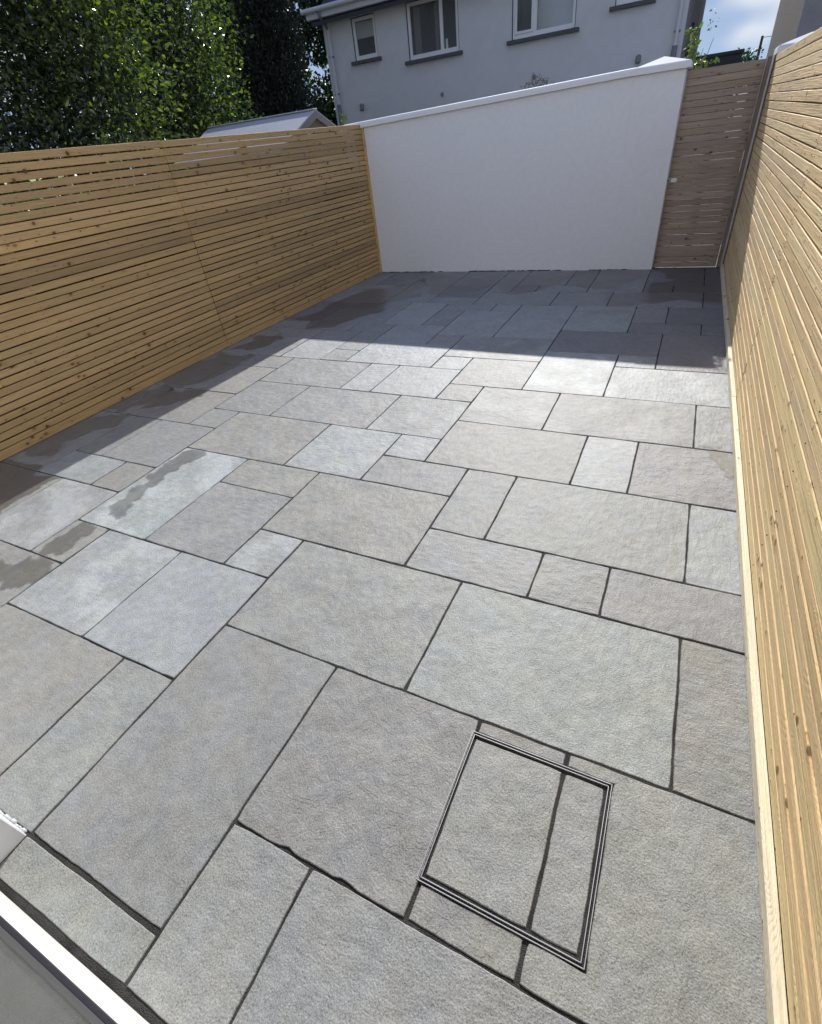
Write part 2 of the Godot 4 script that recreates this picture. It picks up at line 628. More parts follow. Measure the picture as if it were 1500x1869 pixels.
func paving() -> void:
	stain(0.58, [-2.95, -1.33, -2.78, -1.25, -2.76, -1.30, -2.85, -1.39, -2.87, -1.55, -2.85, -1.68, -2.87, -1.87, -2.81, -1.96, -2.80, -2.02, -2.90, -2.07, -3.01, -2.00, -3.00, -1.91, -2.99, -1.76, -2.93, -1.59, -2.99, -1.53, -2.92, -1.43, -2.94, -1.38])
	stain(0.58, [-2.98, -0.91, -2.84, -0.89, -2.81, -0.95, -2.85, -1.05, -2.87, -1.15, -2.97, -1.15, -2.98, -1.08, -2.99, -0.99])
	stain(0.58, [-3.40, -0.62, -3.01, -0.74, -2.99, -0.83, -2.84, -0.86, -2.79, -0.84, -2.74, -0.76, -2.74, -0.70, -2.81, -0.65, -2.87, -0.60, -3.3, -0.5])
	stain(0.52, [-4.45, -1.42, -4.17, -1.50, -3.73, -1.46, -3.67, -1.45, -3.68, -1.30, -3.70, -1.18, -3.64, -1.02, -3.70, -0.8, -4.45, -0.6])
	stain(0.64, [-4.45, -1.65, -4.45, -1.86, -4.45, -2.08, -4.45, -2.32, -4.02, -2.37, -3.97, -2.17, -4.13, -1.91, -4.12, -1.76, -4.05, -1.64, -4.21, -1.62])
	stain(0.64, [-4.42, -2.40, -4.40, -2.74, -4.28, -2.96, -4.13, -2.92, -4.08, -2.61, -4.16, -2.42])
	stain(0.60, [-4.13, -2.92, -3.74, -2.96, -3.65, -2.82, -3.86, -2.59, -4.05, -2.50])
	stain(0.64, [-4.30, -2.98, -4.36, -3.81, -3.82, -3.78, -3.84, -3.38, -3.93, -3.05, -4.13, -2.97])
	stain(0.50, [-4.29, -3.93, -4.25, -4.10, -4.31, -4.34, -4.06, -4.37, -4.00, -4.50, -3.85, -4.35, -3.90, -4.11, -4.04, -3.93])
	stain(0.54, [-0.37, -7.33, 0.45, -7.33, 0.45, -5.76, 0.21, -5.96, -0.02, -5.99, -0.13, -5.90, -0.36, -5.80, -0.62, -5.76, -0.62, -6.26, -0.34, -6.32])  # damp by the gate, coloured darker to add to the shade
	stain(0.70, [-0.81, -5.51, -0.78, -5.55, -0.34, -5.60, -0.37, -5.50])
	stain(0.52, [-3.82, -4.70, -4.3, -5.0, -4.3, -6.6, -3.4, -6.9, -3.0, -6.2, -3.16, -5.33, -3.44, -4.92])  # far left damp, its dark tone also painted in as shade
	stain(0.50, [-3.4, -6.92, -3.0, -6.25, -2.2, -6.5, -1.6, -6.35, -1.0, -6.5, -0.66, -6.3, -0.4, -7.33, -4.2, -7.33])  # damp along the wall, darkened further to deepen the wall shadow

	stain(1.0, [0.30, -2.98, 0.40, -2.99, 0.45, -2.86, 0.48, -2.74, 0.46, -2.66, 0.41, -2.76, 0.36, -2.88], Color(1.0, 0.965, 0.86))
	var bed := Buf.new()
	bed.box(Vector3(-2.0, -0.034, -3.55), Vector3(5.2, 0.06, 7.75), 0.0)
	var patio := struct("patio", bed, M.mortar)
	var e := 1.79   # the right-hand edge, under the fence rail
	var f := -14.75  # the left-hand edge, under the fence
	# each slab: left, near, right, far in steps of 0.3 m, tone; a + means blotchy
	var rows := [
		[-5, 0, -3, 3, "p"], [-9, 2, -7, 4, "c+"], [-7, 2, -5, 4, "c"], [-10, 3, -9, 4, "b"], [-10, 4, -8, 7, "l+"], [-8, 4, -6, 6, "g"], [-8, 6, -6, 7, "b"], [-6, 4, -5, 5, "c+"],
		[-5, 3, -2, 5, "n"], [-6, 5, -3, 7, "b"], [-3, 1, -1, 3, "p"], [-2, 3, 1, 5, "m"], [-3, 5, -1, 6, "g"], [-1, 5, 0, 6, "n"], [0, 5, e, 6, "p"], [1, 3, e, 5, "b"],
		[-2, 6, 1, 8, "n"], [-3, 6, -2, 8, "g"], [1, 6, e, 8, "c"], [-5, 7, -3, 8, "p"], [-7, 7, -5, 9, "l"], [-5, 8, -4, 9, "c"], [-4, 8, -1, 10, "b"], [-1, 8, 0, 10, "l"],
		[0, 8, e, 10, "p"], [1, 10, e, 12, "g"], [-2, 10, 1, 12, "p+"], [-4, 10, -2, 12, "g+"], [-5, 11, -4, 12, "b"], [-6, 9, -4, 11, "g+"], [-9, 9, -6, 11, "g"], [-11, 9, -9, 11, "g"],
		[-10, 7, -7, 9, "b"], [-11, 8, -10, 9, "g"], [-12, 6, -10, 8, "g"], [-11, 5, -10, 6, "b"], [-13, 5, -11, 6, "c"], [-13, 6, -12, 8, "g"], [-14, 8, -11, 10, "b"], [f, 8, -14, 10, "g"],
		[-13, 10, -11, 12, "b"], [f, 10, -13, 12, "g"], [-13, 12, -11, 13, "p"], [f, 12, -13, 13, "g"], [-11, 11, -8, 13, "g"], [-8, 11, -7, 13, "c"], [-7, 11, -5, 13, "c"],
		[-11.65, 13, -10, 15, "c+"], [-10, 13, -9, 14, "g"], [-10, 14, -9, 16, "g"], [-11.65, 15, -10, 16, "g"], [-12.6, 16, -10.65, 17, "g"], [-10.65, 16, -9, 17, "g"],
		[f, 13, -11.65, 15, "g"], [f, 15, -11.65, 16, "b"], [f, 16, -12.6, 17, "g"], [-9, 15, -7, 17, "c"], [-9, 13, -6, 15, "c"], [-7, 15, -6, 16, "g"], [-6, 13, -5, 14, "c"], [-6, 14, -3, 16, "g+"],
		[-7, 16, -5, 19, "c"], [-8, 17, -7, 19, "g"], [-9.65, 17, -8, 20, "c"], [-8, 19, -6, 20, "g"], [-6, 19, -5, 20, "c"], [-5, 16, -3, 18, "c"], [-5, 18, -3, 20, "c"],
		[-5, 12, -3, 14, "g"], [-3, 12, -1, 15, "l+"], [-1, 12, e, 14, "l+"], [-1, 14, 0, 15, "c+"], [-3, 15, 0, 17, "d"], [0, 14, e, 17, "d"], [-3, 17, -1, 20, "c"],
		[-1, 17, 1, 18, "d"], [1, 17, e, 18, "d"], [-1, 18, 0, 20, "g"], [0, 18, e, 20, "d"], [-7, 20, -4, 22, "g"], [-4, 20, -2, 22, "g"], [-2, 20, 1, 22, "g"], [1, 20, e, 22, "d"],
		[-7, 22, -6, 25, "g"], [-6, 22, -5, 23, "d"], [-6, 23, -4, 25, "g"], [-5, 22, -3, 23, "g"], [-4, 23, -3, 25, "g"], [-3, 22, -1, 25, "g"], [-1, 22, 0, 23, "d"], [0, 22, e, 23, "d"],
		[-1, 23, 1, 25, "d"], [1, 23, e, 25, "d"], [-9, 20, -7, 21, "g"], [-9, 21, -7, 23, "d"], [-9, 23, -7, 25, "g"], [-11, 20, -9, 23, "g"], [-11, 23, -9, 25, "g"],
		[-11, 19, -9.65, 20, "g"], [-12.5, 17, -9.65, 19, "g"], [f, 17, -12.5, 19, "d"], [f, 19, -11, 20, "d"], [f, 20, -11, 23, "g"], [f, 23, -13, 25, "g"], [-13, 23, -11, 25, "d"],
		[-12, 3, -10, 5, "c+"], [f, 3, -12, 5, "b"], [f, 5, -13, 8, "g"], [-12, 1, -9, 3, "b"], [f, 1, -12, 3, "g"], [-9, -1, -6, 2, "b"], [-6, -1, -5, 2, "n"], [f, -1, -9, 1, "g"],
		[-4, -1, -2.27, 1, "n"], [-2.27, -1, 2.7, 1, "g"],
	]
	for s in rows:
		var x0: float = cell_x(s[0])
		var x1: float = cell_x(s[2])
		var z0: float = 0.05 if s[1] == -1 else cell_z(s[1])
		if s[1] == -1 and s[0] >= -4:
			z0 = 0.166
			if s[0] == -4.0:
				x0 = -0.933
				x1 = -0.633
			else:
				x0 = -0.633
				x1 = 0.50
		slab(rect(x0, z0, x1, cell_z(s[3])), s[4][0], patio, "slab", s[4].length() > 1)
	slab(rect(-1.545, 0.166, -0.933, 0.0515), "n", patio)   # the cut piece along the door sill
	# the slabs cut round the manhole
	var xa := cell_x(-1) + 0.0038
	var xm := -0.033
	var zn := cell_z(1) - 0.0038
	var zf := cell_z(3) + 0.0038
	slab(PackedVector2Array([Vector2(xa, zn), Vector2(xm - 0.0038, zn), Vector2(xm - 0.0038, -0.3448), Vector2(xa, -0.3448)]), "b", patio)
	slab(PackedVector2Array([Vector2(xa, -0.8112), Vector2(xm - 0.0038, -0.8112), Vector2(xm - 0.0038, zf), Vector2(xa, zf)]), "b", patio)
	slab(PackedVector2Array([Vector2(xm + 0.0038, zn), Vector2(0.50, zn), Vector2(0.50, zf), Vector2(xm + 0.0038, zf), Vector2(xm + 0.0038, -0.8112), Vector2(0.1095, -0.8112), Vector2(0.1095, -0.3448), Vector2(xm + 0.0038, -0.3448)]), "n", patio)

	# manhole cover: a recessed steel tray filled with the same stone
	var mh := thing("manhole_cover", "square recessed manhole cover with two steel rims and stone inlay near right fence", "manhole cover", Vector3(-0.118, 0, -0.578))
	var base := Buf.new()
	base.box(Vector3(0, -0.0165, 0), Vector3(0.466, 0.026, 0.472), 0.0)
	obj("mortar_bed", base, M.mortar, mh)
	for q in [[0.2245, 0.2305, 0.0022], [0.2155, 0.2215, 0.0016]]:
		var rim := Buf.new()
		for s in [-1.0, 1.0]:
			rim.box(Vector3(s * q[0], -0.006, 0), Vector3(0.0023, 0.02, q[1] * 2 + 0.0023), 0.0006)
			rim.box(Vector3(0, -0.006, s * q[1]), Vector3(q[0] * 2 - 0.0025, 0.0198, 0.0023), 0.0006)
		obj("steel_rim", rim, M.metal, mh)
	var cx := -0.118
	var cz := -0.578
	for q in [[-0.209, 0.081, "n"], [0.088, 0.2075, "n"]]:
		var t := Node3D.new()
		t.name = "x"
		slab(PackedVector2Array([Vector2(q[0], 0.2125), Vector2(q[1], 0.2125), Vector2(q[1], -0.2125), Vector2(q[0], -0.2125)]), q[2], mh, "stone_inlay")
		t.free()


# ---------------------------------------------------------------- timber
func slat(b: Buf, length: float, y: float, hgt: float, th: float, zf: float, col: Color, wob := 0.0012, x0 := 0.0) -> void:
	var off := Vector2(rng.randf() * maxf(0.02, 4.15 - length), rng.randf() * 0.54)
	var segs := 4 if length > 1.0 else 1
	var c := 0.0022
	var tilt := jit(0.028)
	var rings := []
	var ring_uv := []
	for s in segs + 1:
		var dx := x0 + length * s / segs
		var dy := y + jit(wob)
		var dz := zf + jit(wob * 0.7)
		var r := []
		var us := []
		var acc := 0.0
		var prof := [Vector2(0, -th), Vector2(hgt, -th), Vector2(hgt, -c), Vector2(hgt - c, 0), Vector2(c, 0), Vector2(0, -c)]
		for k in 6:
			var p: Vector2 = prof[k]
			p.y += (p.x - hgt * 0.5) * tilt
			r.append(Vector3(dx, dy + p.x, dz + p.y))
			if k > 0:
				acc += (prof[k] as Vector2).distance_to(prof[k - 1])
			us.append(off + Vector2(dx - x0, acc))
		us.append(off + Vector2(dx - x0, acc + th))
		rings.append(r)
		ring_uv.append(us)
	for s in segs:
		for k in 6:
			var q := (k + 1) % 6
			var o: Vector3 = (rings[s][k] + rings[s][q]) * 0.5 - Vector3(rings[s][k].x, y + hgt * 0.5, zf - th * 0.5)
			b.quad(rings[s][k], rings[s][q], rings[s + 1][q], rings[s + 1][k], Vector3(0, o.y / hgt, o.z / th), col, [ring_uv[s][k], ring_uv[s][k + 1], ring_uv[s + 1][k + 1], ring_uv[s + 1][k]])
	for e in [0, segs]:
		var r: Array = rings[e]
		for k in 4:
			b.tri(r[0], r[k + 1], r[k + 2], Vector3.LEFT if e == 0 else Vector3.RIGHT, off, off + Vector2(0.01, 0.01), off + Vector2(0, 0.02), col)


func wood_col(base: Color, vary := 0.1) -> Color:
	var k := 1.0 + jit(vary)
	var g := jit(0.03)
	return Color(base.r * k * (1.0 + g * 0.4), base.g * k, base.b * k * (1.0 - g * 1.5))


func frame_at(a: Vector3, b: Vector3) -> Transform3D:
	var d := (b - a)
	d.y = 0
	d = d.normalized()
	return Transform3D(Basis(d, Vector3.UP, d.cross(Vector3.UP)), a)


func panel_slats(o: Node3D, length: float, x0: float, count: int, y0: float, pitch: float, base: Color, greys: Array, vary := 0.14) -> void:
	for i in count:
		var b := Buf.new()
		var gap := (0.0094 if vary > 0.1 else 0.0075) + jit(0.0022)
		var c := wood_col(base, vary)
		for g in greys:
			if i >= g[0] and i <= g[1]:
				c = Color(c.r * g[2], c.g * g[2] * 1.01, c.b * g[2] * 1.04)
		slat(b, length - 0.007, y0 + i * pitch, pitch - gap, 0.019, jit(0.0015), c, 0.0013, x0)
		obj("slat", b, M.wood, o)


func nails(o: Node3D, xs: Array, count: int, y0: float, pitch: float) -> void:
	var b := Buf.new()
	for x in xs:
		for i in count:
			b.box(Vector3(x + jit(0.012), y0 + (i + 0.42) * pitch + jit(0.006), 0.001), Vector3(0.005, 0.005, 0.004), 0.001)
	var n := obj("nails", b, M.nail, o)
	n.set_meta("kind", "stuff")


func fences() -> void:
	rng.seed = 21
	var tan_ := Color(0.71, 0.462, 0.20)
	var pitch := 0.0576
	# left fence, two runs of slats meeting at a butt joint
	for run in [[Vector3(-4.436, 0, 0.2), Vector3(-4.378, 0, -3.985), [[2, 2, 0.92], [17, 18, 0.70], [25, 26, 0.88]]], [Vector3(-4.376, 0, -3.988), Vector3(-4.236, 0, -7.322), [[5, 6, 0.84], [11, 12, 0.9], [18, 19, 0.74], [26, 27, 0.86]]]]:
		var first: bool = run[0].z > 0.0
		var o := thing("slatted_fence", "near run of the left slatted timber fence, up to the butt joint" if first else "far run of the left slatted timber fence, ending at the white wall", "fence", Vector3.ZERO, "slatted fence runs on the left")
		o.transform = frame_at(run[0], run[1])
		var l: float = run[0].distance_to(run[1])
		panel_slats(o, l, 0.0, 31, 0.074, pitch, tan_, run[2])
		var kb := Buf.new()
		slat(kb, l, 0.004, 0.064, 0.022, 0.002, wood_col(tan_ * 0.95, 0.03), 0.0006)
		obj("bottom_board", kb, M.wood, o)
		for x in ([0.9, 2.5, l - 0.05] if first else [1.05, 2.2, l - 0.06]):
			var p := Buf.new()
			p.box(Vector3(x, 0.90, -0.045), Vector3(0.075, 1.80, 0.045), 0.003, wood_col(tan_ * 0.8), 1)
			obj("post", p, M.wood, o)
		nails(o, [0.9, 2.5, l - 0.04] if first else [0.035, 1.05, 2.2, l - 0.07], 31, 0.074, pitch)
		if not first:
			var t := Buf.new()
			t.box(Vector3(l + 0.008, 0.925, 0.002), Vector3(0.030, 1.85, 0.045), 0.002, wood_col(tan_ * 1.08, 0.0), 1)
			obj("end_trim", t, M.wood, o)
	# an older, lower boarded fence stands behind the left one
	var old := thing("boarded_fence", "dark old boarded fence glimpsed through the gaps behind the left slats", "fence", Vector3(-4.66, 0, 0.1))
	old.rotation.y = -0.0235
	for i in 50:
		var ob := Buf.new()
		ob.box(Vector3(0.012 * (i % 2), 0.70, -0.075 - i * 0.149), Vector3(0.016, 1.52 + jit(0.01), 0.152), 0.002, wood_col(Color(0.085, 0.065, 0.045)), 1, Vector2(0, rng.randf()))
		obj("board", ob, M.wood, old)
	# right fence, mounted in front of an older block wall
	var bw := Buf.new()
	bw.box(Vector3(0, 0.90, 0), Vector3(0.14, 1.80, 7.3), 0.004)
	var wl := obj("block_wall", bw, M.block, self)
	wl.position = Vector3(0.668, 0, -3.70)
	wl.rotation.y = 0.009
	tag(wl, "grey block wall standing close behind the right slatted fence", "wall")
	var ra := Vector3(0.449, 0, -7.33)
	var rm := Vector3(0.489, 0, -3.60)
	var rb := Vector3(0.514, 0, 0.30)
	for run in [[ra, rm, true], [rm + Vector3(0.00002, 0, 0.003), rb, false]]:
		var far: bool = run[2]
		var o := thing("slatted_fence", "far run of the sunlit right slatted timber fence, beside the gate" if far else "near run of the sunlit right slatted timber fence with floor rail", "fence", Vector3.ZERO, "slatted fence runs on the right")
		o.transform = frame_at(run[0], run[1])
		var l: float = run[0].distance_to(run[1])
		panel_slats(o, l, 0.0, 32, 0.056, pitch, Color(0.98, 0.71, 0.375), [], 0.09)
		for x in ([0.05, 1.9, l - 0.04] if far else [1.75, l - 0.05]):
			var p := Buf.new()
			p.box(Vector3(x, 0.92, -0.047), Vector3(0.075, 1.84, 0.045), 0.003, wood_col(tan_ * 0.8), 1)
			obj("post", p, M.wood, o)
		nails(o, [0.06, 1.9, l - 0.04] if far else [0.04, 1.72, l - 0.05], 32, 0.056, pitch)
		for q in ([[0.0, 2.58], [2.583, l - 2.583]] if far else [[0.0, l]]):
			var kb := Buf.new()
			slat(kb, q[1] - 0.002, 0.003, 0.050, 0.026, 0.0275, wood_col(Color(0.96, 0.84, 0.60), 0.04), 0.001, q[0])
			obj("floor_rail", kb, M.wood, o)


# ---------------------------------------------------------------- wall, pier and gate
func wall_and_gate() -> void:
	rng.seed = 31
	var w := thing("garden_wall", "smooth white rendered wall with rounded coping at the far end of the patio", "wall", Vector3(-2.6, 0, -7.44))
	var b := Buf.new()
	# body slightly higher to the right
	b.prism([Vector3(-1.95, -0.05, 0.10), Vector3(1.775, -0.05, 0.10), Vector3(1.775, 1.90, 0.10), Vector3(-1.95, 1.80, 0.10)], Vector3(0, 0, -0.2))
	obj("wall_body", b, M.render, w)
	# coping: a profile swept along the top
	var prof := [Vector2(0.145, 0.002), Vector2(0.145, 0.036), Vector2(0.138, 0.052), Vector2(0.122, 0.062), Vector2(0.0, 0.072), Vector2(-0.122, 0.062), Vector2(-0.145, 0.040), Vector2(-0.145, 0.002)]
	var c := Buf.new()
	var ends := [Vector3(-1.985, 1.799, 0), Vector3(-1.955, 1.800, 0), Vector3(1.775, 1.900, 0)]
	var scl := [0.86, 1.0, 1.0]
	for i in 2:
		for k in prof.size():
			var q := (k + 1) % prof.size()
			var p0: Vector3 = ends[i] + Vector3(0, prof[k].y * scl[i], prof[k].x * scl[i])
			var p1: Vector3 = ends[i] + Vector3(0, prof[q].y * scl[i], prof[q].x * scl[i])
			var p2: Vector3 = ends[i + 1] + Vector3(0, prof[q].y * scl[i + 1], prof[q].x * scl[i + 1])
			var p3: Vector3 = ends[i + 1] + Vector3(0, prof[k].y * scl[i + 1], prof[k].x * scl[i + 1])
			var m: Vector2 = (prof[k] + prof[q]) * 0.5 - Vector2(0, 0.03)
			c.quad(p0, p1, p2, p3, Vector3(0, m.y, m.x))
	for e in [0, 2]:
		for k in prof.size() - 2:
			c.tri(ends[e] + Vector3(0, prof[0].y * scl[e], prof[0].x * scl[e]), ends[e] + Vector3(0, prof[k + 1].y * scl[e], prof[k + 1].x * scl[e]), ends[e] + Vector3(0, prof[k + 2].y * scl[e], prof[k + 2].x * scl[e]), Vector3.LEFT if e == 0 else Vector3.RIGHT)
	obj("coping", c, M.coping, w)
	var crumbs := Buf.new()
	for i in 420:
		var x := rng.randf_range(-1.62, 2.05)
		if sin(x * 3.1) + sin(x * 7.7 + 1.0) < -0.9 + 0.3 * rng.randf():
			continue
		var s := rng.randf_range(0.004, 0.013)
		crumbs.box(Vector3(x, s * 0.4, 0.106 + rng.randf() * 0.008), Vector3(s * 1.7, s, s), s * 0.3, Color.WHITE, 0, Vector2.ZERO, Transform3D())
	obj("mortar_crumbs", crumbs, M.mortar, w).set_meta("kind", "stuff")

	var p := thing("gate_pier", "white rendered gate pier with pyramid cap between white wall and wooden gate", "pier", Vector3(-0.565, 0, -7.47), "rendered piers by the gate")
	var pb := Buf.new()
	pb.box(Vector3(-0.011, 0.93, 0), Vector3(0.498, 1.94, 0.277), 0.004)
	obj("shaft", pb, M.render, p)
	put("cap", cap_shape(0.555, 0.37, 1.90), M.coping, p)
	var p2 := thing("gate_pier", "white capped pier behind the right fence beside the gate post", "pier", Vector3(0.705, 0, -7.52), "rendered piers by the gate")
	var pb2 := Buf.new()
	pb2.box(Vector3(0, 0.93, 0), Vector3(0.42, 1.94, 0.29), 0.006)
	obj("shaft", pb2, M.render, p2)
	put("cap", cap_shape(0.53, 0.40, 1.90), M.coping, p2)

	# gate of horizontal boards on a frame
	var g := thing("wooden_gate", "tall slatted wooden gate between the white pier and the right fence", "gate", Vector3(-0.318, 0, -7.425))
	var brown := Color(0.385, 0.305, 0.24) * 1.1
	for i in 31:
		var s := Buf.new()
		var hh := 0.0602 - 0.0038 - jit(0.0013)
		slat(s, 0.692, 0.004 + i * 0.0602, hh if i < 30 else 0.068, 0.026, 0.0, wood_col(brown, 0.10), 0.0005)
		obj("slat", s, M.wood, g)
	for x in [0.035, 0.345, 0.657]:
		var s := Buf.new()
		s.box(Vector3(x, 0.95, -0.042), Vector3(0.07, 1.84, 0.042), 0.003, wood_col(brown * 0.9), 1)
		obj("stile", s, M.wood, g)
	var lk := Buf.new()
	lk.box(Vector3(0.045, 0.925, 0.006), Vector3(0.088, 0.042, 0.008), 0.0015)
	var lock := obj("lock_plate", lk, M.metal, g)
	var lb := Buf.new()
	lb.box(Vector3(-0.012, 0.925, 0.011), Vector3(0.05, 0.012, 0.012), 0.002)
	lb.box(Vector3(0.022, 0.936, 0.013), Vector3(0.012, 0.012, 0.006), 0.002)
	lb.box(Vector3(0.022, 0.914, 0.013), Vector3(0.012, 0.012, 0.006), 0.002)
	obj("bolt", lb, M.gasket, lock)
	var th := Buf.new()
	th.box(Vector3(0.36, -0.035, -0.09), Vector3(0.80, 0.062, 0.36), 0.003)
	var step := obj("gate_step", th, M.sill, self)
	step.set_meta("kind", "structure")
	step.position = g.position
	# closing strip on the pier side
	var cs := Buf.new()
	cs.box(Vector3(-0.005, 0.93, -0.01), Vector3(0.012, 1.86, 0.03), 0.002)
	obj("edge_strip", cs, M.strip, g)

	var gp := thing("gate_post", "grey steel edged timber gate post where gate meets right fence", "post", Vector3(0.412, 0, -7.40))
	var gb := Buf.new()
	gb.box(Vector3(0.012, 0.945, -0.01), Vector3(0.086, 1.89, 0.07), 0.003, wood_col(brown * 0.6), 1)
	obj("post", gb, M.wood, gp)
	var ss := Buf.new()
	ss.box(Vector3(0.014, 0.95, 0.036), Vector3(0.020, 1.88, 0.018), 0.004)
	obj("steel_strip", ss, M.strip, gp)
	var sl := Buf.new()
	sl.box(Vector3(-0.034, 0.95, 0.02), Vector3(0.005, 1.70, 0.02), 0.001, Color(0.46, 0.37, 0.26), 1)
	obj("gate_stop", sl, M.wood, gp)


func cap_shape(wx: float, wz: float, y: float) -> ArrayMesh:
	var b := Buf.new()
	var x := wx * 0.5
	var z := wz * 0.5
	var r := 0.012
	var lv := [[0.0, 0.0], [0.046, 0.0], [0.058, r]]
	var rings := []
	for q in lv:
		rings.append([Vector3(-x + q[1], y + q[0], -z + q[1]), Vector3(x - q[1], y + q[0], -z + q[1]), Vector3(x - q[1], y + q[0], z - q[1]), Vector3(-x + q[1], y + q[0], z - q[1])])
	for i in 2:
		for k in 4:
			var j := (k + 1) % 4
			b.quad(rings[i][k], rings[i][j], rings[i + 1][j], rings[i + 1][k], (rings[i][k] + rings[i][j]) * 0.5 - Vector3(0, y, 0) + Vector3(0, 0.2 * i, 0))
	var apex := Vector3(0, y + 0.125, 0)
	for k in 4:
		b.tri(rings[2][k], rings[2][(k + 1) % 4], apex, Vector3.UP)
	b.quad(rings[0][0], rings[0][1], rings[0][2], rings[0][3], Vector3.DOWN)
	return b.mesh()


# ---------------------------------------------------------------- the house we stand in
func own_house() -> void:
	var o := thing("home_wall", "white rendered house wall with open glazed patio door at lower left corner", "house", Vector3(0, 0, 0.054))
	var b := Buf.new()
	b.box(Vector3(-3.5225, 1.19, 0.15), Vector3(3.955, 2.42, 0.30), 0.004)
	b.box(Vector3(1.55, 1.19, 0.15), Vector3(1.9, 2.42, 0.30), 0.004)
	b.box(Vector3(-1.5, 3.85, 0.15), Vector3(8.0, 2.9, 0.30), 0.004)
	obj("wall", b, M.render, o)
	# chipped foot of the render at the door reveal
	var chip := Buf.new()
	rng.seed = 41
	for i in 16:
		var s := rng.randf_range(0.006, 0.016)
		chip.box(Vector3(-1.56 - i * 0.012, s * 0.4 - 0.001, -0.004 - jit(0.003)), Vector3(s * 1.6, s, s * 0.8), s * 0.3)
	obj("chipped_render", chip, M.felt, o)
	var door := Buf.new()
	door.box(Vector3(-0.475, 0.030, 0.155), Vector3(2.14, 0.066, 0.055), 0.006)
	var d := obj("door_frame", door, M.pvc, o)
	var rail := Buf.new()
	rail.box(Vector3(-0.72, 0.114, 0.147), Vector3(1.62, 0.100, 0.018), 0.005)
	rail.box(Vector3(-1.49, 1.15, 0.160), Vector3(0.09, 1.95, 0.044), 0.005)
	rail.box(Vector3(-0.72, 2.17, 0.160), Vector3(1.62, 0.09, 0.044), 0.005)
	rail.box(Vector3(0.05, 1.15, 0.160), Vector3(0.09, 1.95, 0.044), 0.005)
	obj("door_leaf", rail, M.pvc, d)
	var gk := Buf.new()
	gk.box(Vector3(-0.72, 0.1685, 0.146), Vector3(1.46, 0.009, 0.012), 0.001)
	obj("seal", gk, M.gasket, d)
	var pane := Buf.new()
	pane.box(Vector3(-0.72, 1.155, 0.154), Vector3(1.46, 1.95, 0.006), 0.0)
	obj("pane", pane, M.door_glass, d)
	# the room behind, closed
	var room := Buf.new()
	room.box(Vector3(-1.5, -0.03, 2.35), Vector3(8.0, 0.06, 4.1), 0.0)
	obj("room_floor", room, M.floor_in, o)
	var rw := Buf.new()
	rw.box(Vector3(-1.5, 1.2, 4.45), Vector3(8.0, 2.5, 0.1), 0.0)
	rw.box(Vector3(-5.45, 1.2, 2.35), Vector3(0.1, 2.4, 4.1), 0.0)
	rw.box(Vector3(2.45, 1.2, 2.35), Vector3(0.1, 2.4, 4.1), 0.0)
	rw.box(Vector3(-1.5, 2.45, 2.35), Vector3(8.0, 0.1, 4.1), 0.0)
	obj("room_wall", rw, M.render, o)


# ---------------------------------------------------------------- the house beyond the wall
func wall_with_holes(b: Buf, x0: float, x1: float, y0: float, y1: float, holes: Array, zf: float, th: float) -> void:
	var xs := [x0, x1]
	var ys := [y0, y1]
	for h in holes:
		xs.append_array([h[0], h[1]])
		ys.append_array([h[2], h[3]])
	xs.sort()
	ys.sort()
	for i in xs.size() - 1:
		for j in ys.size() - 1:
			if xs[i + 1] - xs[i] < 0.001 or ys[j + 1] - ys[j] < 0.001:
				continue
			var m := Vector2((xs[i] + xs[i + 1]) * 0.5, (ys[j] + ys[j + 1]) * 0.5)
			var open := false
			for h in holes:
				open = open or (m.x > h[0] and m.x < h[1] and m.y > h[2] and m.y < h[3])
			if not open:
				b.quad(Vector3(xs[i], ys[j], zf), Vector3(xs[i + 1], ys[j], zf), Vector3(xs[i + 1], ys[j + 1], zf), Vector3(xs[i], ys[j + 1], zf), Vector3.BACK)
				b.quad(Vector3(xs[i], ys[j], zf - th), Vector3(xs[i + 1], ys[j], zf - th), Vector3(xs[i + 1], ys[j + 1], zf - th), Vector3(xs[i], ys[j + 1], zf - th), Vector3.FORWARD)
	for h in holes:
		var c := [Vector3(h[0], h[2], zf), Vector3(h[1], h[2], zf), Vector3(h[1], h[3], zf), Vector3(h[0], h[3], zf)]
		var ctr: Vector3 = (c[0] + c[2]) * 0.5
		for k in 4:
			var q := (k + 1) % 4
			b.quad(c[k], c[q], c[q] + Vector3(0, 0, -th), c[k] + Vector3(0, 0, -th), ctr - (c[k] + c[q]) * 0.5)


